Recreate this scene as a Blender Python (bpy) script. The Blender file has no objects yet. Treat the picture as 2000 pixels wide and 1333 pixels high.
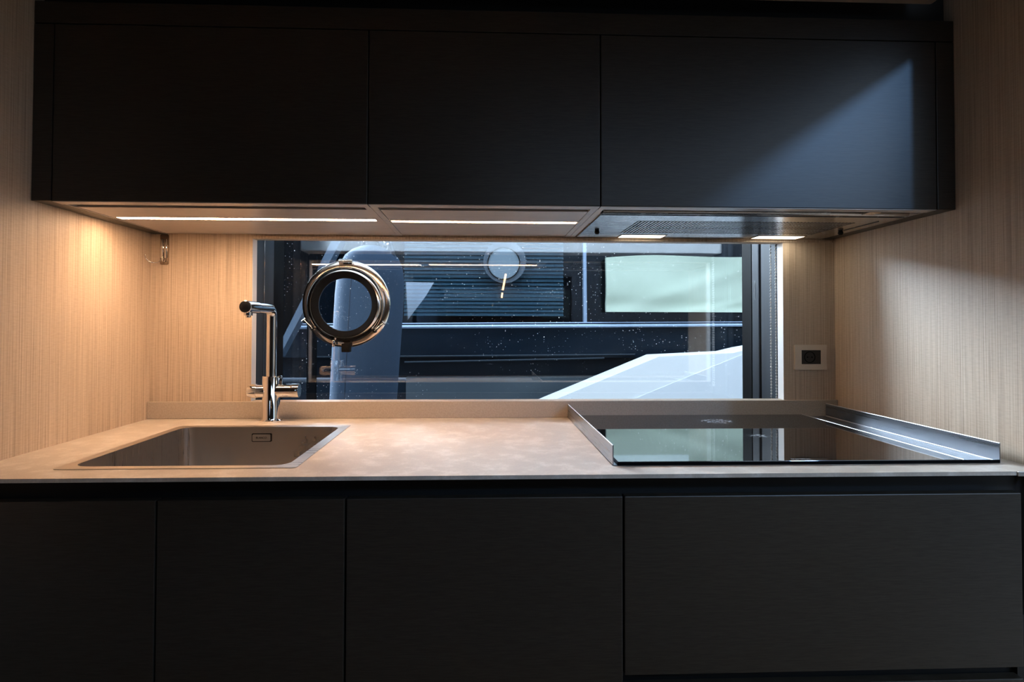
import bpy, bmesh, math, random
from mathutils import Vector, Matrix
from mathutils.geometry import tessellate_polygon
random.seed(7)
PI = math.pi
S = bpy.context.scene
COL = S.collection

# ------------------------------------------------------------------ camera
F_PX, CX, CY = 1200.0, 987.04, 610.34
YAW, PITCH, ROLL = 0.03956, 0.02045, 0.00218
CAM = Vector((0.84975, -1.6153, 1.14233))
_fw = Vector((math.sin(YAW)*math.cos(PITCH), math.cos(YAW)*math.cos(PITCH), math.sin(PITCH)))
_r0 = Vector((math.cos(YAW), -math.sin(YAW), 0)); _u0 = _r0.cross(_fw)
RT = _r0*math.cos(ROLL) + _u0*math.sin(ROLL); UP = _u0*math.cos(ROLL) - _r0*math.sin(ROLL)
cd = bpy.data.cameras.new('camera'); cam = bpy.data.objects.new('camera', cd); COL.objects.link(cam)
cd.sensor_width = 36; cd.lens = F_PX/2000*36
cd.shift_x = (1000-CX)/2000; cd.shift_y = (CY-666.5)/2000
cd.clip_start = 0.02; cd.clip_end = 200
cam.matrix_world = Matrix((( RT.x, UP.x, -_fw.x, CAM.x), (RT.y, UP.y, -_fw.y, CAM.y), (RT.z, UP.z, -_fw.z, CAM.z), (0,0,0,1)))
S.camera = cam

def at(px, py, Y):
    """where the sight line through a point of the photo meets the plane y = Y"""
    d = RT*((px-CX)/F_PX) - UP*((py-CY)/F_PX) + _fw
    t = (Y-CAM.y)/d.y
    return CAM + d*t
def xz(px, py, Y):
    p = at(px, py, Y); return (p.x, p.z)

# ------------------------------------------------------------------ world, light, exposure
S.view_settings.view_transform = 'Standard'; S.view_settings.look = 'None'
S.view_settings.exposure = 0.0; S.view_settings.gamma = 1.0; S.view_settings.use_curve_mapping = False
SKY = 1.0
LED_STRENGTH = 108.0
HOOD_STRENGTH = 9.0
w = bpy.data.worlds.new('world'); S.world = w; w.use_nodes = True
nt = w.node_tree; nt.nodes.clear()
wo = nt.nodes.new('ShaderNodeOutputWorld'); bg = nt.nodes.new('ShaderNodeBackground')
tc = nt.nodes.new('ShaderNodeTexCoord'); sp = nt.nodes.new('ShaderNodeSeparateXYZ'); rp = nt.nodes.new('ShaderNodeValToRGB')
mr = nt.nodes.new('ShaderNodeMapRange'); mr.inputs[1].default_value = -1; mr.inputs[2].default_value = 1
nt.links.new(tc.outputs['Generated'], sp.inputs[0]); nt.links.new(sp.outputs[2], mr.inputs[0]); nt.links.new(mr.outputs[0], rp.inputs[0])
e = rp.color_ramp.elements
for i_, (p_, c_) in enumerate(((0.0, (0.008, 0.011, 0.014)), (0.49, (0.02, 0.026, 0.032)), (0.53, (0.09, 0.125, 0.18)), (0.70, (0.17, 0.22, 0.28)), (1.0, (0.38, 0.47, 0.58)))):
    q_ = e[i_] if i_ < 2 else rp.color_ramp.elements.new(p_)
    q_.position = p_; q_.color = (*c_, 1)
nt.links.new(rp.outputs[0], bg.inputs[0]); bg.inputs[1].default_value = 12.0*SKY
nt.links.new(bg.outputs[0], wo.inputs[0])

ld = bpy.data.lights.new('hatch_daylight', 'AREA'); ld.shape = 'DISK'; ld.size = 0.22
ld.energy = 3.9; ld.color = (0.26, 0.53, 1.0); ld.spread = math.radians(60)
lo = bpy.data.objects.new('hatch_daylight', ld); COL.objects.link(lo)
lo.location = (3.42, -3.85, 2.92)
lo.rotation_euler = (Vector((1.45, -0.446, 1.45))-Vector(lo.location)).to_track_quat('-Z', 'Y').to_euler()

sd = bpy.data.lights.new('daylight_between_boats', 'SUN'); sd.energy = 84.0; sd.angle = math.radians(40); sd.color = (.80, .90, 1.0)
so_ = bpy.data.objects.new('daylight_between_boats', sd); COL.objects.link(so_); so_.location = (-1, 3, 4)
so_.rotation_euler = Vector((.95, -1.0, -.50)).to_track_quat('-Z', 'Y').to_euler()

# ------------------------------------------------------------------ materials
def nodes(name):
    m = bpy.data.materials.new(name); m.use_nodes = True; n = m.node_tree; n.nodes.clear()
    o = n.nodes.new('ShaderNodeOutputMaterial'); return m, n, o
def mapping(n, scale, coord='Object'):
    t = n.nodes.new('ShaderNodeTexCoord'); mp = n.nodes.new('ShaderNodeMapping'); mp.inputs['Scale'].default_value = scale
    n.links.new(t.outputs[coord], mp.inputs[0]); return mp.outputs[0]
def noise(n, vec, scale=1.0, detail=3.0, rough=.5):
    t = n.nodes.new('ShaderNodeTexNoise'); t.inputs['Scale'].default_value = scale
    t.inputs['Detail'].default_value = detail; t.inputs['Roughness'].default_value = rough
    n.links.new(vec, t.inputs['Vector']); return t.outputs[0]
def ramp(n, fac, stops):
    r = n.nodes.new('ShaderNodeValToRGB'); n.links.new(fac, r.inputs[0])
    els = r.color_ramp.elements
    els[0].position, els[0].color = stops[0][0], (*stops[0][1], 1)
    els[1].position, els[1].color = stops[-1][0], (*stops[-1][1], 1)
    for p, c in stops[1:-1]:
        q = els.new(p); q.color = (*c, 1)
    return r.outputs[0]
def P(name, col, rough=.5, metal=0.0, ior=1.5, coat=0.0, emis=None, es=0.0, spec=.5):
    m, n, o = nodes(name); b = n.nodes.new('ShaderNodeBsdfPrincipled')
    b.inputs['Base Color'].default_value = (*col, 1); b.inputs['Roughness'].default_value = rough
    b.inputs['Metallic'].default_value = metal; b.inputs['IOR'].default_value = ior
    b.inputs['Coat Weight'].default_value = coat; b.inputs['Specular IOR Level'].default_value = spec
    if emis: b.inputs['Emission Color'].default_value = (*emis, 1); b.inputs['Emission Strength'].default_value = es
    n.links.new(b.outputs[0], o.inputs[0]); m['_b'] = b.name
    return m
def bs(m): return m.node_tree.nodes[m['_b']]
def vary(m, scale3, c0, c1, lo=.35, hi=.65, detail=3, scale=1.0, bump=0.0, bdist=.001, rr=None):
    n = m.node_tree; v = mapping(n, scale3); f = noise(n, v, scale, detail)
    n.links.new(ramp(n, f, [(lo, c0), (hi, c1)]), bs(m).inputs['Base Color'])
    if bump:
        b = n.nodes.new('ShaderNodeBump'); b.inputs['Strength'].default_value = bump; b.inputs['Distance'].default_value = bdist
        n.links.new(f, b.inputs['Height']); n.links.new(b.outputs[0], bs(m).inputs['Normal'])
    if rr:
        q = n.nodes.new('ShaderNodeMapRange'); q.inputs[3].default_value, q.inputs[4].default_value = rr
        n.links.new(f, q.inputs[0]); n.links.new(q.outputs[0], bs(m).inputs['Roughness'])
    return m

def wood_mat():
    m = P('oak_veneer', (.5, .37, .26), .5); n = m.node_tree
    geo = n.nodes.new('ShaderNodeNewGeometry')
    def mp(s):
        q = n.nodes.new('ShaderNodeMapping'); q.inputs['Scale'].default_value = s
        n.links.new(geo.outputs['Position'], q.inputs[0]); return q.outputs[0]
    a = noise(n, mp((300, 300, 1.8)), 1, 4, .6)
    b = noise(n, mp((1000, 1000, 5)), 1, 2, .5)
    c = noise(n, mp((60, 60, 420)), 1, 2, .5)
    ca = ramp(n, a, [(.30, (.42, .32, .235)), (.5, (.58, .465, .35)), (.72, (.67, .55, .43))])
    cb = ramp(n, b, [(.34, (.66, .62, .58)), (.52, (1, 1, 1))])
    cc = ramp(n, c, [(.3, (.88, .87, .86)), (.6, (1, 1, 1))])
    x = n.nodes.new('ShaderNodeMixRGB'); x.blend_type = 'MULTIPLY'; x.inputs[0].default_value = .8
    n.links.new(ca, x.inputs[1]); n.links.new(cb, x.inputs[2])
    y = n.nodes.new('ShaderNodeMixRGB'); y.blend_type = 'MULTIPLY'; y.inputs[0].default_value = .8
    n.links.new(x.outputs[0], y.inputs[1]); n.links.new(cc, y.inputs[2])
    n.links.new(y.outputs[0], bs(m).inputs['Base Color'])
    bp = n.nodes.new('ShaderNodeBump'); bp.inputs['Strength'].default_value = .15; bp.inputs['Distance'].default_value = .0006
    n.links.new(a, bp.inputs['Height']); n.links.new(bp.outputs[0], bs(m).inputs['Normal'])
    return m
def thin_glass(name, tint, ior=1.5, dust=False, refl=(1, 1, 1), gain=0.0):
    """clear sheet: light passes straight through, with a Fresnel mirror on top"""
    m, n, o = nodes(name)
    t = n.nodes.new('ShaderNodeBsdfTransparent'); t.inputs[0].default_value = (*tint, 1)
    g = n.nodes.new('ShaderNodeBsdfGlossy'); g.inputs['Roughness'].default_value = 0.0; g.inputs[0].default_value = (*refl, 1)
    f = n.nodes.new('ShaderNodeFresnel'); f.inputs[0].default_value = ior
    ga = n.nodes.new('ShaderNodeMath'); ga.operation = 'ADD'; ga.inputs[1].default_value = gain; n.links.new(f.outputs[0], ga.inputs[0])
    x = n.nodes.new('ShaderNodeMixShader'); n.links.new(ga.outputs[0], x.inputs[0])
    n.links.new(t.outputs[0], x.inputs[1]); n.links.new(g.outputs[0], x.inputs[2])
    out = x.outputs[0]
    if dust:
        v = n.nodes.new('ShaderNodeTexVoronoi'); v.feature = 'F1'; v.inputs['Scale'].default_value = 150
        v.inputs['Randomness'].default_value = 1
        tcn = n.nodes.new('ShaderNodeTexCoord'); n.links.new(tcn.outputs['Object'], v.inputs['Vector'])
        sp_ = n.nodes.new('ShaderNodeSeparateColor'); n.links.new(v.outputs['Color'], sp_.inputs[0])
        sz = n.nodes.new('ShaderNodeMapRange'); sz.inputs[1].default_value = .45; sz.inputs[2].default_value = 1.0
        sz.inputs[3].default_value = 0.0; sz.inputs[4].default_value = .16; n.links.new(sp_.outputs[0], sz.inputs[0])
        lt = n.nodes.new('ShaderNodeMath'); lt.operation = 'LESS_THAN'
        n.links.new(v.outputs['Distance'], lt.inputs[0]); n.links.new(sz.outputs[0], lt.inputs[1])
        nz = noise(n, tcn.outputs['Object'], 2.2, 3); st = n.nodes.new('ShaderNodeMapRange')
        st.inputs[1].default_value = .40; st.inputs[2].default_value = .58; n.links.new(nz, st.inputs[0])
        am = n.nodes.new('ShaderNodeMath'); am.operation = 'MULTIPLY'; n.links.new(lt.outputs[0], am.inputs[0]); n.links.new(st.outputs[0], am.inputs[1])
        am2 = n.nodes.new('ShaderNodeMath'); am2.operation = 'MULTIPLY'; am2.inputs[1].default_value = .9; n.links.new(am.outputs[0], am2.inputs[0])
        d = n.nodes.new('ShaderNodeBsdfTranslucent'); d.inputs[0].default_value = (.85, .88, .9, 1)
        d2 = n.nodes.new('ShaderNodeBsdfDiffuse'); d2.inputs[0].default_value = (.85, .85, .85, 1)
        ad = n.nodes.new('ShaderNodeMixShader'); n.links.new(d.outputs[0], ad.inputs[1]); n.links.new(d2.outputs[0], ad.inputs[2])
        y = n.nodes.new('ShaderNodeMixShader'); n.links.new(am2.outputs[0], y.inputs[0])
        n.links.new(out, y.inputs[1]); n.links.new(ad.outputs[0], y.inputs[2]); out = y.outputs[0]
    n.links.new(out, o.inputs[0]); return m
def steel(name, col, scale3, r0, r1, bump=.1):
    m = P(name, col, .3, 1.0); n = m.node_tree; v = mapping(n, scale3); f = noise(n, v, 1, 4, .6)
    q = n.nodes.new('ShaderNodeMapRange'); q.inputs[1].default_value = .3; q.inputs[2].default_value = .7
    q.inputs[3].default_value, q.inputs[4].default_value = r0, r1
    n.links.new(f, q.inputs[0]); n.links.new(q.outputs[0], bs(m).inputs['Roughness'])
    b = n.nodes.new('ShaderNodeBump'); b.inputs['Strength'].default_value = bump; b.inputs['Distance'].default_value = .0002
    n.links.new(f, b.inputs['Height']); n.links.new(b.outputs[0], bs(m).inputs['Normal'])
    return m

M = {}
M['wood'] = wood_mat()
M['black'] = vary(P('black_laminate', (.02, .018, .016), .38), (40, 40, 900), (.024, .0195, .0145), (.038, .032, .025), bump=.05, bdist=.0003)
M['recess'] = P('recess_black', (.006, .006, .006), .55)
M['under'] = vary(P('underside_laminate', (.3, .27, .25), .35), (12, 200, 200), (.40, .365, .345), (.50, .465, .44))
def counter_mat():
    m = P('worktop_stone', (.6, .5, .4), .36); n = m.node_tree; v = mapping(n, (1, 1, 1))
    a = noise(n, v, 22, 7, .72); b = noise(n, v, 420, 2, .5)
    ca = ramp(n, a, [(.36, (.54, .47, .40)), (.5, (.60, .53, .45)), (.62, (.72, .655, .58))])
    cb = ramp(n, b, [(.3, (.9, .9, .9)), (.7, (1, 1, 1))])
    x = n.nodes.new('ShaderNodeMixRGB'); x.blend_type = 'MULTIPLY'; x.inputs[0].default_value = 1
    n.links.new(ca, x.inputs[1]); n.links.new(cb, x.inputs[2]); n.links.new(x.outputs[0], bs(m).inputs['Base Color'])
    q = n.nodes.new('ShaderNodeMapRange'); q.inputs[1].default_value = .35; q.inputs[2].default_value = .65
    q.inputs[3].default_value = .30; q.inputs[4].default_value = .46; n.links.new(a, q.inputs[0]); n.links.new(q.outputs[0], bs(m).inputs['Roughness'])
    return m
M['counter'] = counter_mat()
M['upstand'] = vary(P('upstand_stone', (.5, .42, .34), .5), (300, 300, 300), (.40, .335, .265), (.46, .39, .315))
M['chrome'] = P('polished_chrome', (.88, .87, .86), .04, 1.0)
M['chrome2'] = P('polished_steel', (.84, .72, .60), .14, 1.0)
M['bronze'] = P('dark_bronze', (.34, .27, .21), .22, 1.0)
M['dark_chrome'] = P('dark_aerator', (.06, .06, .06), .35, .6)
M['steel'] = steel('brushed_steel', (.60, .57, .54), (8, 300, 300), .26, .38)
M['steel_bowl'] = steel('bowl_steel', (.52, .49, .46), (8, 300, 8), .25, .36)
M['hood_steel'] = steel('hood_steel', (.48, .48, .50), (10, 160, 160), .16, .30, .25)
M['mesh'] = P('filter_mesh', (.80, .78, .70), .45, .3)
M['guard'] = steel('guard_steel', (.32, .34, .37), (260, 3, 260), .24, .36, .02)
def hob_mat():
    m = P('hob_glass', (.008, .007, .007), .03, 0, 1.9); n = m.node_tree
    geo = n.nodes.new('ShaderNodeNewGeometry'); tot = None
    for cx, cy, rx, ry in ((1.430, -.122, .052, .050), (1.444, -.320, .026, .022)):
        mp = n.nodes.new('ShaderNodeMapping'); mp.vector_type = 'TEXTURE'; mp.inputs['Location'].default_value = (cx, cy, .9065); mp.inputs['Scale'].default_value = (rx, ry, 1)
        n.links.new(geo.outputs['Position'], mp.inputs[0])
        ln = n.nodes.new('ShaderNodeVectorMath'); ln.operation = 'LENGTH'; n.links.new(mp.outputs[0], ln.inputs[0])
        f = n.nodes.new('ShaderNodeMapRange'); f.inputs[1].default_value = 1.0; f.inputs[2].default_value = .45; n.links.new(ln.outputs['Value'], f.inputs[0])
        if tot is None: tot = f.outputs[0]
        else:
            a = n.nodes.new('ShaderNodeMath'); a.operation = 'ADD'; n.links.new(tot, a.inputs[0]); n.links.new(f.outputs[0], a.inputs[1]); tot = a.outputs[0]
    mq = n.nodes.new('ShaderNodeMapping'); mq.inputs['Scale'].default_value = (90, 160, 1); n.links.new(geo.outputs['Position'], mq.inputs[0])
    nz = noise(n, mq.outputs[0], 1, 4, .7); st = n.nodes.new('ShaderNodeMapRange'); st.inputs[1].default_value = .50; st.inputs[2].default_value = .60; n.links.new(nz, st.inputs[0])
    mu = n.nodes.new('ShaderNodeMath'); mu.operation = 'MULTIPLY'; n.links.new(tot, mu.inputs[0]); n.links.new(st.outputs[0], mu.inputs[1])
    n.links.new(ramp(n, mu.outputs[0], [(0.0, (.008, .007, .007)), (.8, (.30, .33, .36))]), bs(m).inputs['Base Color'])
    q = n.nodes.new('ShaderNodeMapRange'); q.inputs[3].default_value = .03; q.inputs[4].default_value = .6; n.links.new(mu.outputs[0], q.inputs[0]); n.links.new(q.outputs[0], bs(m).inputs['Roughness'])
    return m
M['hob'] = hob_mat()
M['edge'] = P('edge_highlight_pale', (.9, .9, .9), .3, .6)  # pale colour standing in for light caught on the guard edges
M['hob_print'] = P('hob_print', (.45, .45, .45), .4)
M['white'] = P('white_reveal', (.86, .86, .85), .5)
M['dark_wall'] = P('dark_lacquer', (.035, .032, .03), .5)
M['cassette'] = P('grey_cassette', (.80, .82, .84), .6)
M['frame'] = vary(P('window_frame_dark', (.05, .06, .075), .6, spec=.25), (30, 30, 2), (.020, .027, .037), (.032, .042, .055))
M['frame_black'] = P('window_seal_black', (.002, .002, .0025), .7, spec=.08)
M['rubber'] = P('black_rubber', (.008, .007, .006), .7, spec=.15)
M['pane'] = thin_glass('window_glass', (.86, .90, .93), 1.50, dust=True, gain=.11)
M['port_pane'] = thin_glass('porthole_glass', (.93, .95, .96), 1.5, dust=True)
M['led'] = P('led_diffuser', (1, .9, .75), .5, emis=(1.0, .63, .38), es=LED_STRENGTH)
M['hood_lamp'] = P('hood_lamp_diffuser', (1, 1, .95), .5, emis=(1.0, .90, .72), es=HOOD_STRENGTH)
M['rod'] = P('lit_rod', (1, .9, .7), .5, emis=(1.0, .62, .30), es=9)
M['plate'] = P('socket_plate', (.66, .58, .48), .35, .1)
M['socket'] = P('socket_black', (.01, .01, .01), .4)
M['bead'] = P('white_bead', (.85, .85, .85), .3)
M['streak'] = P('grey_streak', (.55, .57, .58), .5)
M['ceiling'] = P('ceiling_panel', (.34, .26, .20), .55)
M['floor'] = vary(P('floor_wood', (.4, .3, .22), .4), (3, 60, 3), (.44, .35, .26), (.58, .47, .36))
M['hull_out'] = P('own_hull', (.05, .055, .065), .4)
# neighbouring boat
M['navy'] = vary(P('navy_gelcoat', (.01, .02, .035), .22, spec=.15), (1.2, 1.2, 9), (.003, .008, .014), (.006, .013, .022))
M['ridge'] = P('hull_ridge', (.022, .032, .042), .4, spec=.25)
M['grey_band'] = P('grey_gelcoat', (.05, .065, .075), .35)
M['rail_metal'] = P('rub_rail_steel', (.42, .52, .66), .25, .5)
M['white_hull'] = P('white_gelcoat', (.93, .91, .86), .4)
M['white_shaded'] = P('white_gelcoat_shaded', (.82, .82, .80), .4)  # darker copy of the white, shading put into the flat facet
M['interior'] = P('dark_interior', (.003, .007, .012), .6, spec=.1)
M['slat'] = P('blind_slat', (.30, .44, .46), .5)
M['mint'] = vary(P('mint_cloth', (.5, .7, .62), .8), (2.2, 2.2, 5), (.50, .56, .42), (.58, .64, .49), detail=1)
M['fender'] = vary(P('fender_cover', (.07, .1, .15), .9, spec=.05), (500, 500, 500), (.034, .052, .080), (.044, .066, .098))
M['fender_seam'] = P('fender_seam', (.02, .03, .05), .8)
M['rope'] = P('dark_rope', (.02, .03, .045), .7)
M['reflection_strip'] = P('reflection_grey', (.10, .14, .19), .4)
M['dark_post'] = P('dark_post', (.003, .003, .0035), .7, spec=.05)
M['pale_panel'] = P('pale_panel', (.30, .40, .46), .4)
M['neigh_glass'] = thin_glass('tinted_glass', (.75, .82, .88), 1.35)
M['disc'] = P('grey_disc', (.11, .135, .16), .5, spec=.2)
M['disc_glass'] = P('port_disc', (.22, .27, .30), .4, spec=.2)

# ------------------------------------------------------------------ geometry helpers
WORLD = {}
def finish(bm):
    bmesh.ops.recalc_face_normals(bm, faces=bm.faces[:])
def obj(name, bm, mat, parent=None, label=None, smooth=None, origin=None):
    """link a bmesh (world coordinates) as ONE object, origin at its own base"""
    finish(bm)
    xs = [v.co.x for v in bm.verts]; ys = [v.co.y for v in bm.verts]; zs = [v.co.z for v in bm.verts]
    c = Vector(origin) if origin else Vector(((min(xs)+max(xs))/2, (min(ys)+max(ys))/2, min(zs)))
    bmesh.ops.translate(bm, verts=bm.verts[:], vec=-c)
    me = bpy.data.meshes.new(name); bm.to_mesh(me); bm.free()
    me.materials.append(mat)
    if smooth is not None:
        me.polygons.foreach_set('use_smooth', [True]*len(me.polygons))
        me.set_sharp_from_angle(angle=math.radians(smooth))
    o = bpy.data.objects.new(name, me); COL.objects.link(o)
    WORLD[o.name] = c
    if parent: o.parent = parent; o.location = c - WORLD[parent.name]
    else: o.location = c
    if label: o['label'] = label
    return o
def thing(name, label, cat, loc, group=None):
    o = bpy.data.objects.new(name, None); COL.objects.link(o); o.location = loc; o.empty_display_size = .05
    WORLD[o.name] = Vector(loc); o['label'] = label; o['category'] = cat
    if group: o['group'] = group
    return o
def tag(o, label, cat, group=None, kind=None):
    o['label'] = label; o['category'] = cat
    if group: o['group'] = group
    if kind: o['kind'] = kind
    return o
def struct(name, bm, mat, smooth=None):
    o = obj(name, bm, mat, smooth=smooth); o['kind'] = 'structure'; return o
def bx(bm, x0, x1, y0, y1, z0, z1, bev=0.0, seg=2):
    vs = [bm.verts.new((x, y, z)) for z in (z0, z1) for y in (y0, y1) for x in (x0, x1)]
    fs = [(0,2,3,1),(4,5,7,6),(0,1,5,4),(2,6,7,3),(0,4,6,2),(1,3,7,5)]
    F = [bm.faces.new([vs[i] for i in f]) for f in fs]
    if bev:
        ed = list({e for f in F for e in f.edges})
        bmesh.ops.bevel(bm, geom=ed, offset=bev, segments=seg, profile=.5, affect='EDGES')
    return bm
def box(x0, x1, y0, y1, z0, z1, bev=0.0): return bx(bmesh.new(), x0, x1, y0, y1, z0, z1, bev)
def plate(bm, outer, holes, a0, a1, axis='y'):
    """polygon with holes, given thickness from a0 to a1 along axis; 2-D points are (x,z) for 'y', (x,y) for 'z', (y,z) for 'x'"""
    def mk(p, a):
        return Vector((p[0], a, p[1])) if axis == 'y' else Vector((p[0], p[1], a)) if axis == 'z' else Vector((a, p[0], p[1]))
    loops = [outer]+list(holes)
    flat = [p for l in loops for p in l]
    tris = tessellate_polygon([[Vector((p[0], p[1], 0)) for p in l] for l in loops])
    A = [bm.verts.new(mk(p, a0)) for p in flat]; B = [bm.verts.new(mk(p, a1)) for p in flat]
    for t in tris:
        try: bm.faces.new([A[i] for i in t]); bm.faces.new([B[i] for i in reversed(t)])
        except ValueError: pass
    k = 0
    for l in loops:
        n = len(l)
        for i in range(n):
            j = (i+1) % n
            bm.faces.new([A[k+i], A[k+j], B[k+j], B[k+i]])
        k += n
    return bm
def rrect(x0, x1, y0, y1, r, n=6):
    out = []
    for cx, cy, a in ((x1-r, y1-r, 0), (x0+r, y1-r, 90), (x0+r, y0+r, 180), (x1-r, y0+r, 270)):
        for i in range(n+1):
            t = math.radians(a+90*i/n); out.append((cx+r*math.cos(t), cy+r*math.sin(t)))
    return out
def rect(x0, x1, y0, y1): return [(x0, y0), (x1, y0), (x1, y1), (x0, y1)]
def circ(cx, cy, r, n=48): return [(cx+r*math.cos(2*PI*i/n), cy+r*math.sin(2*PI*i/n)) for i in range(n)]
def frame_of(d):
    d = Vector(d).normalized(); a = Vector((0, 0, 1)) if abs(d.z) < .9 else Vector((1, 0, 0))
    u = d.cross(a).normalized(); return u, d.cross(u).normalized(), d
def lathe(bm, prof, org, direc=(0, 0, 1), n=32, caps=True):
    """prof = [(radius, height along direc)]"""
    u, v, d = frame_of(direc); org = Vector(org); rings = []
    for r, h in prof:
        rings.append([bm.verts.new(org+d*h+(u*math.cos(2*PI*i/n)+v*math.sin(2*PI*i/n))*max(r, 1e-5)) for i in range(n)])
    for a, b in zip(rings, rings[1:]):
        for i in range(n): bm.faces.new([a[i], a[(i+1) % n], b[(i+1) % n], b[i]])
    if caps: bm.faces.new(rings[0][::-1]); bm.faces.new(rings[-1])
    return bm
def ring(bm, prof, org, direc=(0, -1, 0), n=64):
    """closed profile swept around: a solid ring"""
    u, v, d = frame_of(direc); org = Vector(org); rings = []
    for r, h in prof:
        rings.append([bm.verts.new(org+d*h+(u*math.cos(2*PI*i/n)+v*math.sin(2*PI*i/n))*r) for i in range(n)])
    m = len(rings)
    for k in range(m):
        a, b = rings[k], rings[(k+1) % m]
        for i in range(n): bm.faces.new([a[i], a[(i+1) % n], b[(i+1) % n], b[i]])
    return bm
def tube(bm, pts, r, n=10):
    pts = [Vector(p) for p in pts]; rad = r if isinstance(r, (list, tuple)) else [r]*len(pts)
    u = None; rings = []
    for i, p in enumerate(pts):
        t = (pts[min(i+1, len(pts)-1)]-pts[max(i-1, 0)]).normalized()
        if u is None: u = frame_of(t)[0]
        u = (u-t*u.dot(t)).normalized(); v = t.cross(u)
        rings.append([bm.verts.new(p+(u*math.cos(2*PI*k/n)+v*math.sin(2*PI*k/n))*rad[i]) for k in range(n)])
    for a, b in zip(rings, rings[1:]):
        for i in range(n): bm.faces.new([a[i], a[(i+1) % n], b[(i+1) % n], b[i]])
    bm.faces.new(rings[0][::-1]); bm.faces.new(rings[-1]); return bm
def ball(bm, c, r, u=12, v=8):
    bmesh.ops.create_uvsphere(bm, u_segments=u, v_segments=v, radius=r, matrix=Matrix.Translation(Vector(c))); return bm
def text_bm(s, size, mat4, ext=.0003):
    cu = bpy.data.curves.new('t', 'FONT'); cu.body = s; cu.size = size; cu.extrude = ext; cu.align_x = 'CENTER'; cu.align_y = 'CENTER'
    o = bpy.data.objects.new('t', cu); COL.objects.link(o); bpy.context.view_layer.update()
    dg = bpy.context.evaluated_depsgraph_get(); me = bpy.data.meshes.new_from_object(o.evaluated_get(dg))
    bm = bmesh.new(); bm.from_mesh(me); bpy.data.objects.remove(o); bpy.data.meshes.remove(me)
    bmesh.ops.transform(bm, matrix=mat4, verts=bm.verts[:]); return bm

W = 1.80
GY = .280     # inner face of the hull glass, set well behind the wall lining
def mirrored(px, py, Yw):
    """point at depth Yw behind the camera whose mirror image in the pane is at that place"""
    p = at(px, py, 2*GY-Yw); return Vector((p.x, Yw, p.z))
# ------------------------------------------------------------------ shell
WX0, WX1, WZ0, WZ1 = .2567, 1.6593, .9435, 1.3644     # window opening in the back wall
bm = bmesh.new(); plate(bm, rect(-.05, W+.05, 0, 2.10), [rect(WX0, WX1, WZ0, WZ1)], 0, .030)
struct('wall_back', bm, M['wood'])
# the rest of the cabin side left and right of the galley niche
struct('wall_left', box(-.04, 0, -.95, 0, 0, 2.10), M['wood'])
struct('wall_right', box(W, W+.04, -.605, 0, 0, 2.10), M['wood'])
bm = bmesh.new(); plate(bm, rect(-1.3, 4.1, -2.0, .046), [], -.03, 0, 'z'); struct('floor', bm, M['floor'])
bm = bmesh.new(); bx(bm, -1.3, 1.735, -2.0, -.450, 1.775, 1.81, .004); struct('ceiling', bm, M['ceiling'])
struct('ceiling_upper', box(-.05, W+.05, -.45, .046, 2.10, 2.13), M['ceiling'])
struct('trim_1', box(-1.3, -.04, -.95, -.90, 0, 1.775), M['wood'])
struct('trim_2', box(W+.04, 4.0, -.605, -.56, 0, 2.5), M['wood'])
struct('trim_3', box(-1.3, 1.735, -.50, -.452, 1.81, 2.10), M['recess'])
struct('ceiling_side', box(1.735, 4.1, -2.0, -.56, 2.5, 2.54), M['ceiling'])
struct('trim_4', box(1.70, 1.735, -2.0, -.452, 1.81, 2.54), M['ceiling'])
struct('wall_side_left', box(-1.34, -1.3, -2.0, -.90, 0, 1.81), M['wood'])
struct('wall_side_right', box(4.1, 4.14, -2.0, -.56, 0, 2.54), M['wood'])
struct('shadow_edge_strip', box(1.7352, 1.850, -2.0, -.50, 1.775, 1.81), M['ceiling'])  # unseen strip added to lower the shadow edge on the right wall cabinet
struct('bounce_panel', box(-1.3, 2.6, -1.998, -1.975, .001, .80), M['wood'])  # unseen wood panel added to bounce warm light onto the base cabinets
# opposite side of the cabin: unseen openings added and shaped to let sky fill in
bm = bmesh.new()
plate(bm, rect(-1.3, 4.1, 0, 2.54), [[(.9, 1.56), (2.92, 1.56), (2.92, .06), (3.9, .06), (3.9, 2.45), (1.78, 2.45), (1.78, 1.765), (1.0, 1.765)], [(mirrored(x, y, -2.0).x, mirrored(x, y, -2.0).z) for x, y in ((790.5, 550), (848, 551), (832, 578), (795, 627))]], -2.06, -2.00)
struct('wall_front', bm, M['dark_wall'])
# outer skin of this hull
bm = bmesh.new(); plate(bm, rect(-2.6, 4.2, -.6, 2.2), [rect(.215, 1.705, .895, 1.60)], .305, .325); struct('trim_5', bm, M['hull_out'])

# ------------------------------------------------------------------ window
win = thing('window_1', 'long galley window over the worktop', 'window', (.96, .28, .90)); win['kind'] = 'structure'
bm = bmesh.new()
bx(bm, WX0-.0015, WX0+.0006, 0.0005, .0312, WZ0, WZ1); bx(bm, WX1-.0006, WX1+.0015, 0.0005, .0312, WZ0, WZ1)
obj('window_reveal', bm, M['white'], win)
LX0, LX1 = .2490, 1.6685
bm = bmesh.new()
bx(bm, LX0-.03, LX0, .0325, .1085, .86, 1.62, .001); bx(bm, LX0-.03, LX0, .1125, .190, .86, 1.62, .001)
bx(bm, LX1, LX1+.03, .0325, .150, .86, 1.62, .001); bx(bm, LX1, LX1+.03, .165, .214, .86, 1.62, .004)
obj('window_lining', bm, M['frame'], win)
bm = bmesh.new()
bx(bm, LX0-.03, LX0-.004, .105, .116, .86, 1.62); bx(bm, LX0-.03, LX0, .190, .279, .86, 1.62)
bx(bm, LX1+.004, LX1+.03, .145, .170, .86, 1.62); bx(bm, LX1-.001, LX1+.03, .214, .279, .86, 1.62)
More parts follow.
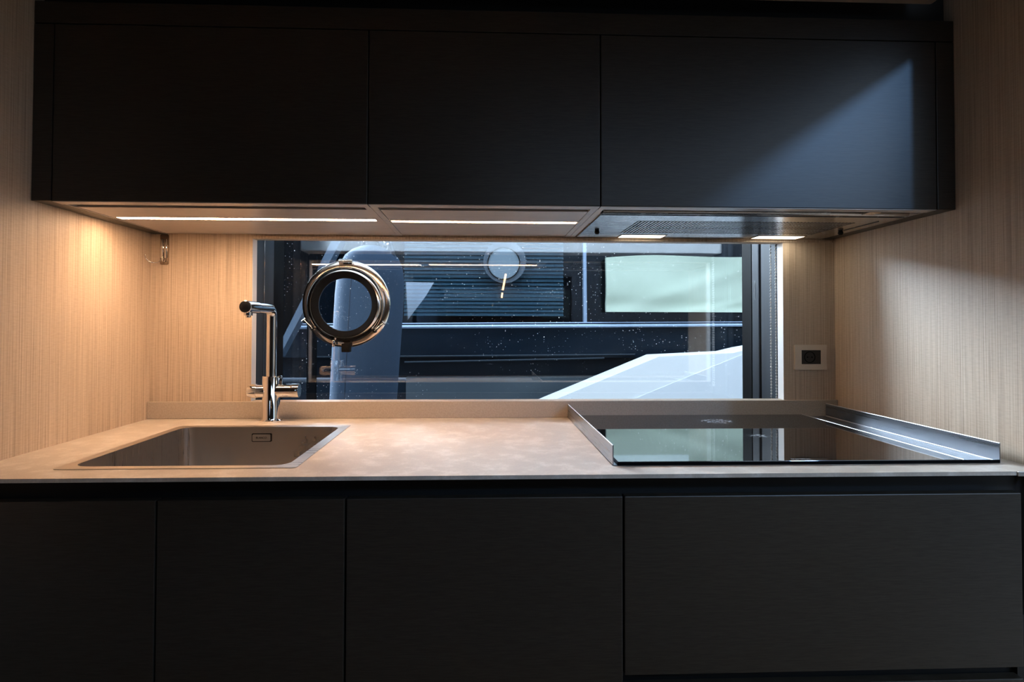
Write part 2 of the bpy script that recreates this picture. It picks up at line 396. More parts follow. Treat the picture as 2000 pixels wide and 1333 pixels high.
bx(bm, LX0-.03, LX1+.03, .0325, .279, .86, .905); bx(bm, LX0-.03, LX1+.03, .0325, .279, 1.605, 1.64)
obj('window_seal', bm, M['frame_black'], win)
bm = bmesh.new(); bx(bm, LX0-.0005, LX0+.0008, .1087, .1122, .906, 1.60); obj('lining_bead', bm, M['chrome2'], win)
PC = (at(675.5, 594, .27).x, at(675.5, 594, .27).z)  # porthole centre in the pane
bm = bmesh.new(); plate(bm, rect(LX0-.025, LX1+.025, .898, 1.602), [circ(PC[0], PC[1], .108, 64)], GY, GY+.006)
obj('window_pane', bm, M['pane'], win)
bm = bmesh.new(); bx(bm, LX0+.002, LX1-.002, .036, .125, 1.386, 1.500, .004)
tag(obj('blind_cassette', bm, M['cassette']), 'pale roller blind cassette above the window behind the wall lining', 'blind')

bm = bmesh.new(); plate(bm, rect(LX0, LX1, .906, 1.604), [rect(WX0-.001, WX1+.001, WZ0-.002, WZ1+.002)], .0303, .0311); obj('rear_lining', bm, M['frame_black'], win)
# porthole: polished ring, hinge, dogs, gasket and its own glass
pt = thing('porthole', 'round polished steel opening porthole set in the window glass behind the tap', 'porthole', (PC[0], GY, PC[1]-.11))
K = 1.14
def kp(l): return [(r*K, h*K) for r, h in l]
c = Vector((PC[0], GY, PC[1])); c2 = at(671.8, 595, .250); c2.y = GY; c3 = c2
bm = bmesh.new(); ring(bm, kp([(.097, -.008), (.097, .008), (.110, .0085), (.1155, .006), (.1170, .001), (.1170, -.001), (.100, -.001), (.100, -.008)]), c)
obj('outer_ring', bm, M['chrome2'], pt, smooth=35)
bm = bmesh.new(); ring(bm, kp([(.0868, .005), (.0868, .0255), (.0885, .0285), (.0925, .0270), (.0975, .0235), (.1010, .0170), (.1015, .005)]), c2)
obj('inner_ring', bm, M['chrome2'], pt, smooth=35)
bm = bmesh.new(); ring(bm, kp([(.0705, .007), (.0705, .0130), (.0740, .0165), (.0850, .0255), (.0866, .0255), (.0866, .000), (.0720, .000)]), c3)
obj('gasket', bm, M['rubber'], pt, 'wide black gasket', smooth=35)
bm = bmesh.new(); lathe(bm, kp([(.0712, .002), (.0712, .006)]), c3, (0, -1, 0), 64)
obj('porthole_pane', bm, M['port_pane'], pt)
bm = bmesh.new(); hz = PC[1]+.1305
lathe(bm, [(.005, 0), (.005, .040)], (PC[0]-.019, GY-.022, hz), (1, 0, 0), 16)
for k in range(3): lathe(bm, [(.0058, 0), (.0058, .0105)], (PC[0]-.0185+k*.014, GY-.022, hz), (1, 0, 0), 16)
bx(bm, PC[0]-.020, PC[0]+.020, GY-.020, GY-.006, hz-.012, hz+.0025, .001)
obj('hinge', bm, M['chrome'], pt, smooth=35)
for a in (218, 318):
    bm = bmesh.new(); t_ = math.radians(a); ca, sa = math.cos(t_), math.sin(t_)
    rad = Vector((ca, 0, sa)); tan = Vector((-sa, 0, ca)) * (1 if a > 270 else -1)
    b0 = Vector((PC[0], GY-.026, PC[1]))+rad*.1215
    tube(bm, [b0, b0+tan*.012+rad*.001, b0+tan*.028+rad*.003, b0+tan*.036+rad*.004], [.0042, .0036, .0030, .0030], 10)
    q = b0+tan*.036+rad*.004; tube(bm, [q-rad*.006, q+rad*.007], .0028, 10)
    ring(bm, [(.0030, .000), (.0030, .010), (.0062, .010), (.0070, .004), (.0062, .000)], b0+Vector((0, .006, 0)), (0, -1, 0), 20)
    lathe(bm, [(.0045, 0), (.0045, .030)], b0+Vector((0, .032, 0))+rad*.002, (0, -1, 0), 14)
    obj('dog_latch', bm, M['chrome'], pt, smooth=40)
bm = bmesh.new(); bx(bm, PC[0]-.007, PC[0]+.017, GY-.036, GY-.004, PC[1]-.146, PC[1]-.120, .002); obj('catch', bm, M['rubber'], pt, 'black catch', smooth=35)
bm = bmesh.new(); bx(bm, PC[0]-.034, PC[0]-.026, GY-.038, GY-.022, PC[1]-.130, PC[1]-.110, .001); obj('stop_block', bm, M['chrome'], pt, smooth=35)

# bead chain, and a pale line on the right jamb drawn as a thin tube
bm = bmesh.new()
zt, zb_ = 1.383, .930
CA, CB = at(1505.5, 600, .070), at(1515.5, 600, .052)
for X, Yc in ((CA.x, CA.y), (CB.x, CB.y)):
    z = zb_ + .006
    tube(bm, [(X, Yc, zb_+.004), (X, Yc, zt)], .0007, 6)
    while z < zt:
        ball(bm, (X, Yc, z), .0026, 8, 6); z += .0082
tube(bm, [(CA.x, CA.y, zb_+.004), (CA.x+.004, .066, zb_+.0008), (CB.x-.004, .056, zb_+.0008), (CB.x, CB.y, zb_+.004)], .0012, 6)
tag(obj('bead_chain', bm, M['bead'], smooth=60), 'looped white bead chain of the blind hanging at the right window jamb', 'blind chain')
pts = [at(1477.5, 474, .19), at(1477, 520, .19), at(1474, 560, .19), at(1473.5, 575, .19), at(1477, 600, .19), at(1483, 635, .19), at(1484, 680, .19), at(1482.5, 740, .19), at(1481, 776, .19)]
bm = bmesh.new(); tube(bm, pts, .0006, 6); tag(obj('thin_streak', bm, M['streak'], smooth=60), 'thin pale streak running down the grey right window jamb', 'streak')

# ------------------------------------------------------------------ worktop, upstand
SX0, SX1, SY0, SY1 = .139, .539, -.563, -.124
bm = bmesh.new(); plate(bm, rect(0.0005, W-.0005, -.622, -.0005), [rrect(SX0+.004, SX1-.004, SY0+.004, SY1-.004, .012)], .8935, .900, 'z')
ct = obj('worktop', bm, M['counter']); tag(ct, 'pale beige stone worktop running wall to wall under the window', 'worktop')
bm = bmesh.new(); bx(bm, .0005, W-.0005, -.0125, -.0005, .9003, .9436, .0012)
tag(obj('upstand', bm, M['upstand']), 'low beige upstand strip along the back of the worktop under the window', 'splashback')
bm = bmesh.new(); bx(bm, 1.742, W-.001, -.6245, -.6222, .8925, .9003, .0006)
tag(obj('edge_cap', bm, M['steel']), 'small metal cap on the right end of the worktop front edge', 'edge trim')
struct('trim_6', box(.0005, W-.0005, -.578, -.568, .655, .8933), M['recess'])

# ------------------------------------------------------------------ sink
sk = thing('sink', 'square stainless steel sink set into the left of the worktop', 'sink', ((SX0+SX1)/2, (SY0+SY1)/2, .70))
bm = bmesh.new()
ix0, ix1, iy0, iy1 = .158, .5195, -.545, -.148
plate(bm, rrect(SX0, SX1, SY0, SY1, .006), [rrect(ix0, ix1, iy0, iy1, .026)], .9002, .9014, 'z'); obj('rim', bm, M['steel'], sk)
def loopverts(bm, pts, z): return [bm.verts.new((p[0], p[1], z)) for p in pts]
bm = bmesh.new(); n6 = 8
lv = [loopverts(bm, rrect(ix0, ix1, iy0, iy1, .026, n6), .9006), loopverts(bm, rrect(ix0, ix1, iy0, iy1, .026, n6), .735),
      loopverts(bm, rrect(ix0+.004, ix1-.004, iy0+.004, iy1-.004, .024, n6), .722), loopverts(bm, rrect(ix0+.018, ix1-.018, iy0+.018, iy1-.018, .018, n6), .715)]
out = [loopverts(bm, rrect(ix0-.0015, ix1+.0015, iy0-.0015, iy1+.0015, .027, n6), .8995), loopverts(bm, rrect(ix0-.0015, ix1+.0015, iy0-.0015, iy1+.0015, .027, n6), .713)]
for a, b in list(zip(lv, lv[1:]))+[(out[0], lv[0]), (out[0], out[1])]:
    for i in range(len(a)): j = (i+1) % len(a); bm.faces.new([a[i], a[j], b[j], b[i]])
bm.faces.new(lv[-1]); bm.faces.new(out[1][::-1])
obj('bowl', bm, M['steel_bowl'], sk, smooth=50)
bm = bmesh.new(); lathe(bm, [(.045, 0), (.045, .002), (.038, .003), (.030, .001), (.0, .001)], (.339, -.346, .7152)); obj('drain', bm, M['chrome'], sk)
# overflow plate with maker's lettering
bm = bmesh.new(); plate(bm, rrect(.3145, .3605, .8672, .8866, .0025, 3), [rrect(.3165, .3585, .8690, .8848, .002, 3)], -.1500, -.1482)
ovr = obj('overflow_slot', bm, M['rubber'], sk, 'dark overflow slot')
bm = bmesh.new(); plate(bm, rrect(.3168, .3582, .8693, .8845, .002, 3), [], -.1525, -.1484)
ovp = obj('overflow_plate', bm, M['steel'], sk)
bm = text_bm('BLANCO', .0062, Matrix.Translation((.3375, -.1529, .8769)) @ Matrix.Rotation(PI/2, 4, 'X'))
obj('lettering', bm, M['rubber'], ovp)

# ------------------------------------------------------------------ tap
TX, TY = .329, -.062
tp = thing('kitchen_tap', 'tall chrome mixer tap with two side handles behind the sink', 'tap', (TX, TY, .9002))
bm = bmesh.new(); lathe(bm, [(.0265, 0), (.0265, .004), (.0225, .007), (.0212, .012), (.0208, .112), (.0200, .1135), (.0135, .1135)], (TX, TY, .9002), n=48); obj('tap_body', bm, M['chrome'], tp, smooth=35)
bm = bmesh.new(); rb = .020; zr = 1.181; pts = [(TX, TY, 1.013), (TX, TY, 1.05), (TX, TY, 1.10), (TX, TY, zr-rb)]
for i in range(1, 9):
    a = PI/2*i/8; pts.append((TX, TY-rb+rb*math.cos(a), zr-rb+rb*math.sin(a)))
pts += [(TX, TY-.06, zr), (TX, TY-.105, zr)]
tube(bm, pts, .0122, 32); obj('riser', bm, M['chrome'], tp, smooth=50)
bm = bmesh.new(); lathe(bm, [(.0122, 0), (.0135, .001), (.0138, .050), (.0138, .068), (.0128, .069)], (TX, TY-.106, zr), (0, -1, 0), 40)
sh = obj('spray_head', bm, M['chrome'], tp, smooth=35)
bm = bmesh.new(); lathe(bm, [(.0126, 0), (.0126, .0012), (.0118, .0016), (0, .0016)], (TX, TY-.1748, zr), (0, -1, 0), 40); obj('head_cap', bm, M['dark_chrome'], sh, 'dark round end cap', smooth=35)
bm = bmesh.new(); lathe(bm, [(.0098, 0), (.0098, .0075), (.0090, .008), (.0055, .008), (.0055, .011), (.004, .013)], (TX+.001, TY-.160, zr-.0115), (0, 0, -1), 28); obj('aerator', bm, M['chrome'], sh, smooth=35)
hzv = .9775
bm = bmesh.new(); lathe(bm, [(.0165, .012), (.0165, .050), (.0172, .0505), (.0172, .068), (.0168, .069)], (TX, TY, hzv), (1, 0, 0), 40)
h1 = obj('handle', bm, M['chrome'], tp, smooth=35)
bm = bmesh.new(); bx(bm, TX+.018, TX+.027, TY-.0035, TY+.0035, hzv+.014, hzv+.037, .002); obj('lever', bm, M['chrome'], h1, smooth=40)
bm = bmesh.new(); lathe(bm, [(.0160, .012), (.0160, .034), (.0172, .0345), (.0172, .046), (.0140, .0565), (.0125, .057)], (TX, TY, hzv-.001), (-1, 0, 0), 40)
obj('handle', bm, M['chrome'], tp, smooth=35)

# ------------------------------------------------------------------ hob in its steel tray
hb = thing('induction_hob', 'black glass induction hob between steel side guards on the worktop', 'hob', (1.42, -.30, .9003))
bm = bmesh.new()
bx(bm, 1.0768, 1.0786, -.5605, -.0135, .9003, .9345); bx(bm, 1.0768, 1.0850, -.5605, -.0135, .9003, .9015)
g1 = obj('side_guard', bm, M['guard'], hb)
obj('edge_highlight', tube(bmesh.new(), [(1.0777, -.5605, .9348), (1.0777, -.0135, .9348)], .0011, 8), M['edge'], g1, 'highlight along the top edge', smooth=60)
bm = bmesh.new()
bx(bm, 1.7655, 1.7673, -.5605, -.0135, .9003, .9345); bx(bm, 1.700, 1.7655, -.5605, -.0135, .9003, .9020)
g2 = obj('side_guard', bm, M['guard'], hb)
bm = tube(bmesh.new(), [(1.7664, -.5605, .9348), (1.7664, -.0135, .9348)], .0011, 8); tube(bm, [(1.7008, -.5600, .9065), (1.7008, -.0140, .9065)], .0008, 8); tube(bm, [(1.7655, -.5600, .9026), (1.7655, -.0140, .9026)], .0007, 8)
obj('edge_highlight', bm, M['edge'], g2, 'highlights along the guard edges', smooth=60)
bm = bmesh.new(); bx(bm, 1.0860, 1.7000, -.5595, -.0140, .9020, .9065, .0010)
gl = obj('glass_top', bm, M['hob'], hb)
bm = text_bm('SIEMENS', .0075, Matrix.Translation((1.414, -.548, .9066)) @ Matrix.Diagonal((1.25, 1, 1, 1)), .00005); obj('lettering', bm, M['hob_print'], gl)
bm = bmesh.new(); bx(bm, 1.0855, 1.7655, -.5620, -.5596, .9003, .9060, .0006); obj('front_profile', bm, M['frame_black'], hb, 'black front edge')

# ------------------------------------------------------------------ base cabinets
def bevbox(x0, x1, y0, y1, z0, z1, b=.0015): return box(x0, x1, y0, y1, z0, z1, b)
ZD = .863
def base_cab(x0, x1, label, drawers=False):
    t = thing('base_cabinet', label, 'cabinet', ((x0+x1)/2, -.31, .05), 'handleless black base cabinets')
    bm = bmesh.new(); bx(bm, x0+.001, x1-.001, -.594, -.02, .05, .655)
    if drawers: bx(bm, x1-.001, W-.002, -.604, -.02, .05, .655)
    obj('body', bm, M['recess'], t)
    if drawers:
        obj('drawer_front', bevbox(x0+.0015, x1-.0015, -.617, -.597, .5745, ZD), M['black'], t)
        obj('drawer_front', bevbox(x0+.0015, x1-.0015, -.617, -.597, .06, .556), M['black'], t)
    else:
        obj('door', bevbox(x0+.0015, x1-.0015, -.617, -.597, .06, ZD), M['black'], t)
base_cab(.002, .3376, 'black base cabinet against the left wall, under the left half of the sink')
base_cab(.3376, .6342, 'narrow black base cabinet under the right half of the sink')
base_cab(.6342, 1.0826, 'black base cabinet under the bare middle of the worktop')
base_cab(1.0826, 1.7548, 'wide black drawer cabinet under the hob, short front with gap below', True)

# ------------------------------------------------------------------ wall cabinets
ZB, ZT, YF = 1.375, 1.7148, -.426
LED1 = (.0520, .6140, -.2325, 'longer warm light strip under the left wall cabinet')
LED2 = (.6470, 1.0670, -.2200, 'shorter warm light strip under the middle wall cabinet')
def wall_cab(x0, x1, label, hood=False):
    t = thing('wall_cabinet', label, 'cabinet', ((x0+x1)/2, -.21, ZB), 'black wall cabinets')
    z0 = 1.412 if hood else 1.3815
    bm = bmesh.new()
    bx(bm, x0+.0005, x1-.0005, -.356, -.002, z0, ZT-.002)
    sl, sr = (.013, .013)
    if x0 < .1: sl = .004
    if hood: sr = .004
    bx(bm, x0+.0005, x0+sl, -.392, -.002, ZB, z0); bx(bm, x1-sr, x1-.0005, -.392, -.002, ZB, z0)
    obj('body', bm, M['under'], t)
    if not hood:
        L_ = LED1 if x0 < .1 else LED2
        bm = bmesh.new(); plate(bm, rect(x0+sl+.0006, x1-sr-.0006, -.358, -.003), [rect(L_[0]-.0028, L_[1]+.0028, L_[2]-.0138, L_[2]+.0138)], ZB+.0012, ZB+.005, 'z')
        obj('bottom_panel', bm, M['under'], t)
    obj('door', bevbox(x0+.001, x1-.001, YF, YF+.019, ZB, ZT-.0015, .0012), M['black'], t)
    obj('edge_strip', box(x0+.001, x1-.001, YF+.0015, YF+.030, ZB-.0012, ZB-.0001), M['under'], t, 'pale strip on the lower door edge')
wall_cab(.0376, .6307, 'black wall cabinet on the left, above the sink, with a light strip below')
wall_cab(.6307, 1.0828, 'black wall cabinet in the middle, above the bare worktop')
wall_cab(1.0828, 1.7614, 'wide black wall cabinet on the right holding the cooker hood', True)
for x0, x1, lb in ((.0008, .0368, 'narrow black filler panel between left wall and wall cabinets'), (1.7622, W-.0008, 'narrow black filler panel between right wall and wall cabinets')):
    o = obj('filler_panel', box(x0, x1, YF, -.002, ZB, ZT-.0015, .001), M['black']); tag(o, lb, 'panel')
o = obj('cornice_panel', box(.0008, W-.0008, YF, -.002, ZT, 1.757, .001), M['black']); tag(o, 'long black cornice panel running above the wall cabinet doors', 'panel')
# dark soffit closing the gap between cabinets and ceiling
struct('trim_7', box(.0008, W-.0008, -.40, -.002, 1.758, 2.09), M['recess'])

# LED strips, let flush into the bottom panels
for x0, x1, y, lb in (LED1, LED2):
    t = thing('light_strip', lb, 'light', ((x0+x1)/2, y, ZB), 'light strips under the wall cabinets')
    bm = bmesh.new(); plate(bm, rect(x0-.0025, x1+.0025, y-.0135, y+.0135), [rect(x0, x1, y-.011, y+.011)], ZB+.0008, ZB+.006, 'z'); obj('profile', bm, M['steel'], t)
    obj('diffuser', box(x0+.0002, x1-.0002, y-.0108, y+.0108, ZB+.0012, ZB+.003), M['led'], t)

# ------------------------------------------------------------------ cooker hood
hd = thing('cooker_hood', 'built-in brushed steel cooker hood with two lit lamps above the hob', 'cooker hood', (1.43, -.20, 1.37))
HX0, HX1, HY0, HY1 = 1.100, 1.7560, -.338, -.004
fl = rect(1.196, 1.690, -.272, -.186); fl2 = rect(1.196, 1.690, -.180, -.094)
L1 = (1.205, 1.325, -.070, -.016); L2 = (1.560, 1.688, -.070, -.016)
bm = bmesh.new(); plate(bm, rect(HX0, HX1, HY0, HY1), [fl, fl2, rect(*L1), rect(*L2)], 1.3730, 1.3765, 'z'); obj('hood_plate', bm, M['hood_steel'], hd)
for yy0, yy1 in ((-.272, -.186), (-.180, -.094)):
    bm = bmesh.new(); k = 62; pitch = .494/k
    for i in range(k):
        x = 1.196+pitch*(i+.5); bx(bm, x-pitch*.22, x+pitch*.22, yy0, yy1, 1.3722, 1.3750)
    gf = obj('grease_filter', bm, M['hood_steel'], hd)
    obj('filter_backing', box(1.196, 1.690, yy0, yy1, 1.3768, 1.3776), M['mesh'], gf, 'pale mesh behind the filter bars')
for l in (L1, L2):
    bm = bmesh.new(); plate(bm, rect(*l), [rect(l[0]+.004, l[1]-.004, l[2]+.004, l[3]-.004)], 1.3718, 1.3760, 'z')
    lf = obj('lamp_frame', bm, M['chrome2'], hd)
    obj('lamp_glass', box(l[0]+.0045, l[1]-.0045, l[2]+.0045, l[3]-.0045, 1.3726, 1.3745), M['hood_lamp'], lf)
for x, y in ((1.130, -.140), (1.722, -.160)):
    bm = bmesh.new(); lathe(bm, [(.0050, 0), (.0055, .003), (.0065, .006), (.004, .010)], (x, y, 1.3729), (0, 0, -1), 16); obj('knob', bm, M['rubber'], hd, smooth=40)
bm = bmesh.new(); tube(bm, [(1.1005, -.362, 1.379), (1.7450, -.362, 1.379)], .0075, 16); obj('front_bar', bm, M['hood_steel'], hd, smooth=50)
bm = bmesh.new(); bx(bm, 1.098, 1.756, -.350, -.340, 1.377, 1.390); bx(bm, 1.098, 1.756, -.395, -.375, 1.395, 1.410); obj('front_slot', bm, M['recess'], hd)
bm = bmesh.new(); bx(bm, 1.726, 1.7285, -.295, -.165, 1.3720, 1.3732); obj('slide_slot', bm, M['recess'], hd)
bm = bmesh.new(); bx(bm, 1.64, 1.665, -.398, -.372, 1.3725, 1.3770, .001); obj('switch', bm, M['chrome2'], hd)
# back plinth under the cabinets at the wall
bm = bmesh.new(); bx(bm, WX0, W-.002, -.0035, -.0006, 1.3655, 1.3712)
tag(obj('window_head_strip', bm, M['wood']), 'thin wooden strip above the window under the wall cabinets', 'trim')

# ------------------------------------------------------------------ hook
hk = thing('coat_hook', 'polished metal hook with ball tips on the back wall, top left corner', 'hook', (.0335, -.001, 1.295))
bm = bmesh.new(); plate(bm, rrect(.0235, .0445, 1.2955, 1.3735, .004, 4), [], -.0030, -.0004); obj('back_plate', bm, M['bronze'], hk)
bm = bmesh.new(); bx(bm, .0255, .0330, -.0060, -.0030, 1.312, 1.362, .0014); bx(bm, .0355, .0415, -.0060, -.0030, 1.312, 1.362, .0014); obj('slide_rib', bm, M['chrome'], hk, smooth=40)
bm = bmesh.new()
tube(bm, [(.0300, -.006, 1.312), (.0285, -.012, 1.304), (.0250, -.020, 1.2985), (.0190, -.027, 1.2975), (.0110, -.033, 1.301), (.0060, -.037, 1.307), (.0050, -.039, 1.3145)], .0013, 10); ball(bm, (.0050, -.039, 1.3160), .0026)
obj('hook_arm', bm, M['chrome'], hk, smooth=60)
bm = bmesh.new(); tube(bm, [(.0370, -.006, 1.310), (.0385, -.016, 1.302), (.0400, -.024, 1.304), (.0405, -.026, 1.311)], .0013, 10); ball(bm, (.0405, -.026, 1.3125), .0024)
obj('hook_arm', bm, M['chrome'], hk, smooth=60)
for p in ((.0325, -.0062, 1.3100), (.0360, -.0062, 1.3045), (.0290, -.0062, 1.3415)):
    bm = bmesh.new(); ball(bm, p, .0019); obj('rivet', bm, M['chrome'], hk, smooth=60)

# ------------------------------------------------------------------ socket
so = thing('wall_socket', 'beige metal socket plate with black insert right of the window', 'socket', (1.7295, -.001, 1.0240))
bm = bmesh.new()
N = 12
prof = []
X0, X1, Z0, Z1 = 1.6855, 1.7735, 1.0240, 1.0905
ixa, ixb, iza, izb = 1.7040, 1.7570, 1.0390, 1.0765
out2 = []
for i in range(N+1): t_ = i/N; out2.append((X0+.0015*math.sin(PI*t_), Z0+(Z1-Z0)*t_))
for i in range(N+1): t_ = i/N; out2.append((X1-.0015*math.sin(PI*t_), Z1-(Z1-Z0)*t_))
plate(bm, out2, [rect(ixa, ixb, iza, izb)], -.0080, -.0008); obj('plate', bm, M['plate'], so)
bm = bmesh.new(); bx(bm, ixa+.0003, ixb-.0003, -.0070, -.0010, iza+.0003, izb-.0003)
ins = obj('insert', bm, M['socket'], so)
bm = bmesh.new(); cc = ((ixa+ixb)/2-.004, -.0071, (iza+izb)/2)
ring(bm, [(.0135, 0), (.0135, .0008), (.0150, .0008), (.0150, 0)], cc, (0, -1, 0), 32)
for dx in (-.006, .006): lathe(bm, [(.0018, 0), (.0018, .0006)], (cc[0]+dx, cc[1], cc[2]), (0, -1, 0), 12)
obj('outlet', bm, M['frame_black'], ins)

# ------------------------------------------------------------------ lamp on the opposite wall (seen mirrored in the window)
wl = thing('wall_light', 'thin slanted warm light rod on the wall opposite the galley', 'light', mirrored(984, 580, -1.98))
a_, b_ = mirrored(988, 535, -1.98), mirrored(982, 567, -1.98)
bm = bmesh.new(); tube(bm, [a_, b_], .0065, 12); obj('lit_tube', bm, M['rod'], wl, smooth=50)
c_, d_ = mirrored(981, 572, -1.98), mirrored(980, 582, -1.98)
bm = bmesh.new(); tube(bm, [c_, d_], .006, 12); obj('tip', bm, M['rod'], wl, smooth=50)
bm = bmesh.new(); q = (b_+c_)/2; lathe(bm, [(.009, 0), (.009, .018)], q+Vector((0, .004, 0)), (0, -1, 0), 16); obj('mount', bm, M['chrome2'], wl, smooth=40)

# ------------------------------------------------------------------ fender hanging outside
FY = .75
fd = thing('fender', 'large dark blue cloth covered fender hanging outside behind the porthole', 'fender', at(705, 900, FY))
top = at(722+6, 479, FY); bot = at(703, 900, FY); ax = (bot-top); L = ax.length
Rf = .127
prof = [(0.003, .0), (.022, .002), (.040, .006), (.075, .022), (.100, .045), (.117, .080), (.126, .125), (Rf+.002, .20), (Rf+.001, .35), (Rf-.003, L-.12), (.10, L-.04), (.04, L)]
bm = bmesh.new(); lathe(bm, prof, top, ax, 64); obj('cover', bm, M['fender'], fd, smooth=50)
u_ = ax.normalized()
bm = bmesh.new()
pts = []
for h, r in [(h, r) for r, h in prof[5:-2]]:
    dirv = Vector((-.42, -1, 0)).normalized(); pts.append(top+u_*h+dirv*(r+.0004))
tube(bm, pts, .0016, 6); obj('seam', bm, M['fender_seam'], fd, smooth=50)
bm = bmesh.new(); tube(bm, [top+Vector((-.035, -.01, -.004)), top+Vector((-.020, -.01, .018)), top+Vector((.004, -.01, .024)), top+Vector((.028, -.01, .012)), top+Vector((.040, -.01, -.008))], .008, 10)
bx(bm, top.x-.022, top.x+.022, top.y-.015, top.y+.015, top.z-.004, top.z+.010, .003); obj('eye', bm, M['rope'], fd, smooth=50)
bm = bmesh.new(); tube(bm, [top+Vector((0, 0, .02)), top+Vector((.002, 0, .9))], .006, 8); obj('lanyard', bm, M['rope'], fd, smooth=50)
bm = bmesh.new()
p0 = top+Vector((.052, -.03, -.012))
for k in range(5):
    cc = p0+Vector((.004*math.sin(k*2), 0, .018*k)); 
    ring(bm, [(.0075, -.0025), (.0075, .0025), (.0125, .0025), (.0125, -.0025)], cc, (.8*(k % 2), -1, 0), 18)
obj('shackle_chain', bm, M['chrome2'], fd, smooth=50)
bm = bmesh.new(); tube(bm, [p0+Vector((.012, 0, .05)), p0+Vector((.024, 0, .0)), p0+Vector((.034, 0, -.035))], .006, 8); obj('strap', bm, M['rope'], fd, smooth=50)
bm = bmesh.new(); a_ = at(708, 470, .72); b_ = at(707.5, 484, .72); tube(bm, [a_+Vector((0, 0, .8)), b_], .0035, 8)
tag(obj('rope', bm, M['rope'], smooth=50), 'thin dark rope hanging just left of the fender top', 'rope')

# ------------------------------------------------------------------ neighbouring motor yacht
NY = 2.2
yt = thing('motor_yacht', 'dark navy motor yacht moored alongside, seen through the window', 'boat', (at(1000, 700, NY).x, NY+.6, -.6))
def npoly(name, pix, mat, y0, y1, label=None):
    bm = bmesh.new(); plate(bm, [xz(x, y, y0) for x, y in pix], [], y0, y1); return obj(name, bm, mat, yt, label)
zr_top, zr_bot = xz(1000, 630, NY)[1], xz(1000, 641, NY)[1]
xl, xr = at(300, 640, NY).x, at(1800, 640, NY).x
# cabin side: dark recess behind the glass
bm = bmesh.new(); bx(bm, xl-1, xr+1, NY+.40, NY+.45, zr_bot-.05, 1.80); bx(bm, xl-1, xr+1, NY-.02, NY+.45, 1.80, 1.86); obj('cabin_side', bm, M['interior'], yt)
bm = bmesh.new(); plate(bm, [xz(560, 632, NY+.03), xz(1700, 626, NY+.03), (xz(1700, 626, NY+.03)[0], 1.80), (xz(560, 632, NY+.03)[0], 1.80)], [], NY+.03, NY+.036); obj('side_glass', bm, M['neigh_glass'], yt)
npoly('mullion', [(1138, 300), (1143.5, 300), (1146.5, 632), (1140, 632)], M['rail_metal'], NY-.01, NY+.03)
# hull side below the rail: navy, ridges, dark step, grey band
zA = xz(1000, 699, NY)[1]; zB_ = xz(1000, 733, NY)[1]
bm = bmesh.new(); bx(bm, xl, xr, NY, NY+.5, zA, zr_bot+.003); obj('hull_side', bm, M['navy'], yt)
bm = bmesh.new()
for (pa, pb) in (((600, 698), (1240, 693)), ((790, 708), (1180, 700))):
    A, B = at(*pa, NY-.01), at(*pb, NY-.01); tube(bm, [A, B], .006, 8)
obj('ridge', bm, M['ridge'], yt, smooth=50)
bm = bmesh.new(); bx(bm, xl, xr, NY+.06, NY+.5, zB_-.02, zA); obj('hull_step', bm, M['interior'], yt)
bm = bmesh.new(); xg = at(793, 735, NY-.02).x
vv = [(xg, NY-.02, xz(793, 737, NY)[1]), (xr, NY-.02, xz(1400, 733, NY)[1]), (xr, NY-.02, -.4), (xg, NY-.02, -.4)]
plate(bm, [(v[0], v[2]) for v in vv], [], NY-.02, NY+.5); obj('hull_lower', bm, M['grey_band'], yt)
bm = bmesh.new(); bx(bm, xl, xg, NY+.02, NY+.5, -.4, xz(600, 748, NY)[1]); obj('hull_lower', bm, M['navy'], yt)
# rub rail: thin line above, bright bar below
bm = bmesh.new(); A0, A1 = at(575, 640, NY-.03), at(1800, 635.5, NY-.03)
def bar(bm, A, B, r, ys=.6):
    tube(bm, [A, B], r, 16)
bar(bm, at(580, 640.0, NY-.03), at(1800, 633.5, NY-.03), .0115); bar(bm, at(583, 633.5, NY-.01), at(1800, 627.5, NY-.01), .0042)
obj('rub_rail', bm, M['rail_metal'], yt, smooth=60)
# slanting pane reflection at the left, built as a solid strip; dark posts
npoly('slanting_reflection', [(655, 455), (674, 455), (545, 698), (533, 698)], M['reflection_strip'], NY-.60, NY-.50)
npoly('dark_corner', [(480, 455), (660, 455), (545, 672), (480, 700)], M['dark_post'], NY-.45, NY-.35)
bm = bmesh.new()
a0 = xz(598, 800, NY-.65)[0]; a1 = xz(615, 800, NY-.65)[0]; bx(bm, a0, a1, NY-.65, NY-.62, xz(598, 800, NY-.65)[1], xz(598, 500, NY-.65)[1]); obj('post', bm, M['dark_post'], yt)
# pale triangular pane
#npoly('triangle_pane', [(790.5, 550), (848, 551), (832, 578), (795, 627)], M['pale_panel'], NY-.02, NY-.012, 'pale triangular pane')
# round port in the blind window
pc = at(986, 511, NY); pr_ = 42/1200*(NY+1.6153)
bm = bmesh.new(); lathe(bm, [(pr_, 0), (pr_, .012)], (pc.x, NY+.028, pc.z), (0, -1, 0), 64); dp = obj('round_port', bm, M['disc'], yt, smooth=35)
pc2 = at(984, 514.5, NY); r2 = 31.5/1200*(NY+1.6)
bm = bmesh.new(); lathe(bm, [(r2, 0), (r2, .006)], (pc2.x, NY+.015, pc2.z), (0, -1, 0), 64); obj('port_glass', bm, M['disc_glass'], dp, smooth=35)
bm = bmesh.new(); ring(bm, [(r2-.003, .0), (r2-.003, .012), (r2+.003, .012), (r2+.003, .0)], (pc2.x, NY+.014, pc2.z), (0, -1, 0), 64); obj('port_seal', bm, M['rubber'], dp, smooth=35)
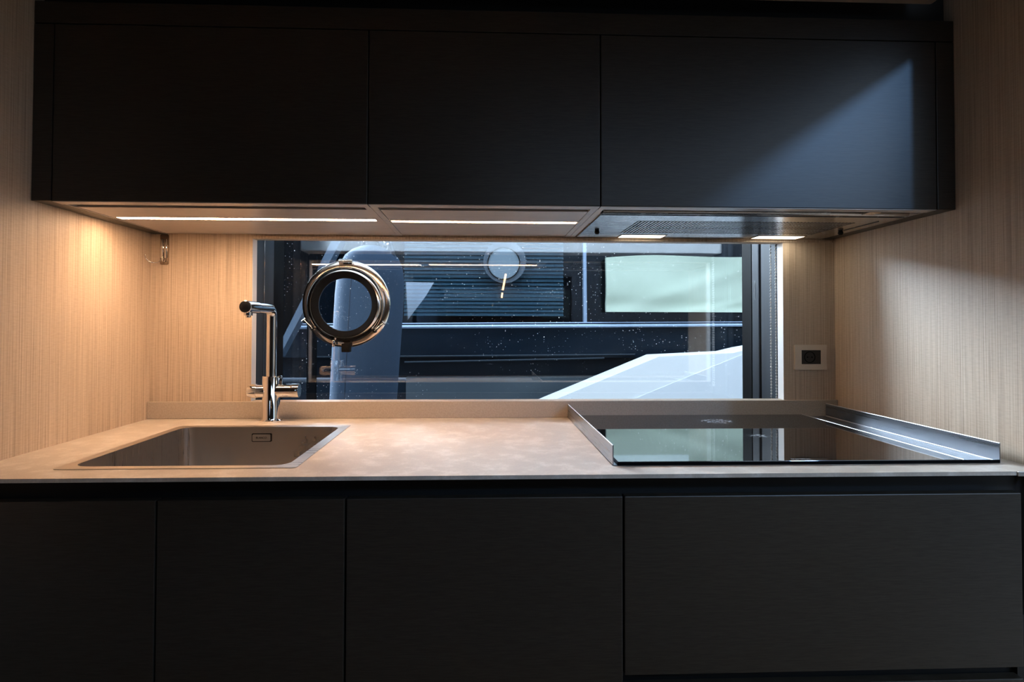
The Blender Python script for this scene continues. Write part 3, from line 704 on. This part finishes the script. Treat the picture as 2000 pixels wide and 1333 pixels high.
# white topside wedge at lower right
bm = bmesh.new()
plate(bm, [xz(x, y, NY-.5) for x, y in [(1084, 781), (1287, 697), (1432, 690), (1465, 682), (1700, 640), (1900, 900), (1084, 900), (1000, 816)]], [], NY-.5, NY-.25)
obj('white_wing', bm, M['white_hull'], yt)
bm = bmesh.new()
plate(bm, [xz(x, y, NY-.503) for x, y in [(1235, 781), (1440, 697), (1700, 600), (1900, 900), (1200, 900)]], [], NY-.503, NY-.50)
obj('white_wing_facet', bm, M['white_shaded'], yt)

# blind behind the yacht's window
bm = bmesh.new(); a0 = xz(790, 500, NY+.15)[0]; a1 = xz(1100, 500, NY+.15)[0]
yy = 400
while yy < 616:
    z = xz(1000, yy, NY+.15)[1]
    v = [(a0, NY+.135, z-.010), (a1, NY+.135, z-.010), (a1, NY+.160, z+.010), (a0, NY+.160, z+.010)]
    f1 = [bm.verts.new(p) for p in v]; f2 = [bm.verts.new((p[0], p[1]+.0012, p[2]+.0012)) for p in v]
    bm.faces.new(f1); bm.faces.new(f2[::-1])
    for i in range(4): j = (i+1) % 4; bm.faces.new([f1[i], f2[i], f2[j], f1[j]])
    yy += 7.4
bl = obj('venetian_blind', bm, M['slat']); tag(bl, 'horizontal slatted blind in the window of the yacht alongside', 'blind')
# mint covered window
bm = bmesh.new(); CYn = NY-.06
x0, z1_ = xz(1184, 503, CYn); x1, z0_ = xz(1640, 611, CYn)
nx, nz = 90, 30
grid = []
for j in range(nz+1):
    row = []
    for i in range(nx+1):
        s, t_ = i/nx, j/nz
        x = x0+(x1-x0)*s; ztop = z1_+.012*math.sin(min(s*6, 1.57))+.006*math.sin(s*9); z = z0_+(ztop-z0_)*t_
        d = .010*math.sin(5*s+4*t_)+.012*math.exp(-((t_-(.1+1.5*s-.2))*7)**2)-.014*math.exp(-((t_-.12)*8)**2)+.008*math.exp(-((s-1.25*t_-.35)*12)**2)+.006*math.exp(-((s-.04)*40)**2)
        row.append(bm.verts.new((x, CYn-d, z)))
    grid.append(row)
for j in range(nz):
    for i in range(nx): bm.faces.new([grid[j][i], grid[j][i+1], grid[j+1][i+1], grid[j+1][i]])
ext = bmesh.ops.extrude_face_region(bm, geom=bm.faces[:])
for v in [g for g in ext['geom'] if isinstance(g, bmesh.types.BMVert)]: v.co.y += .03
cu = obj('window_cover', bm, M['mint'], smooth=50); tag(cu, 'pale mint green creased cloth cover over the yacht window at right', 'cover')
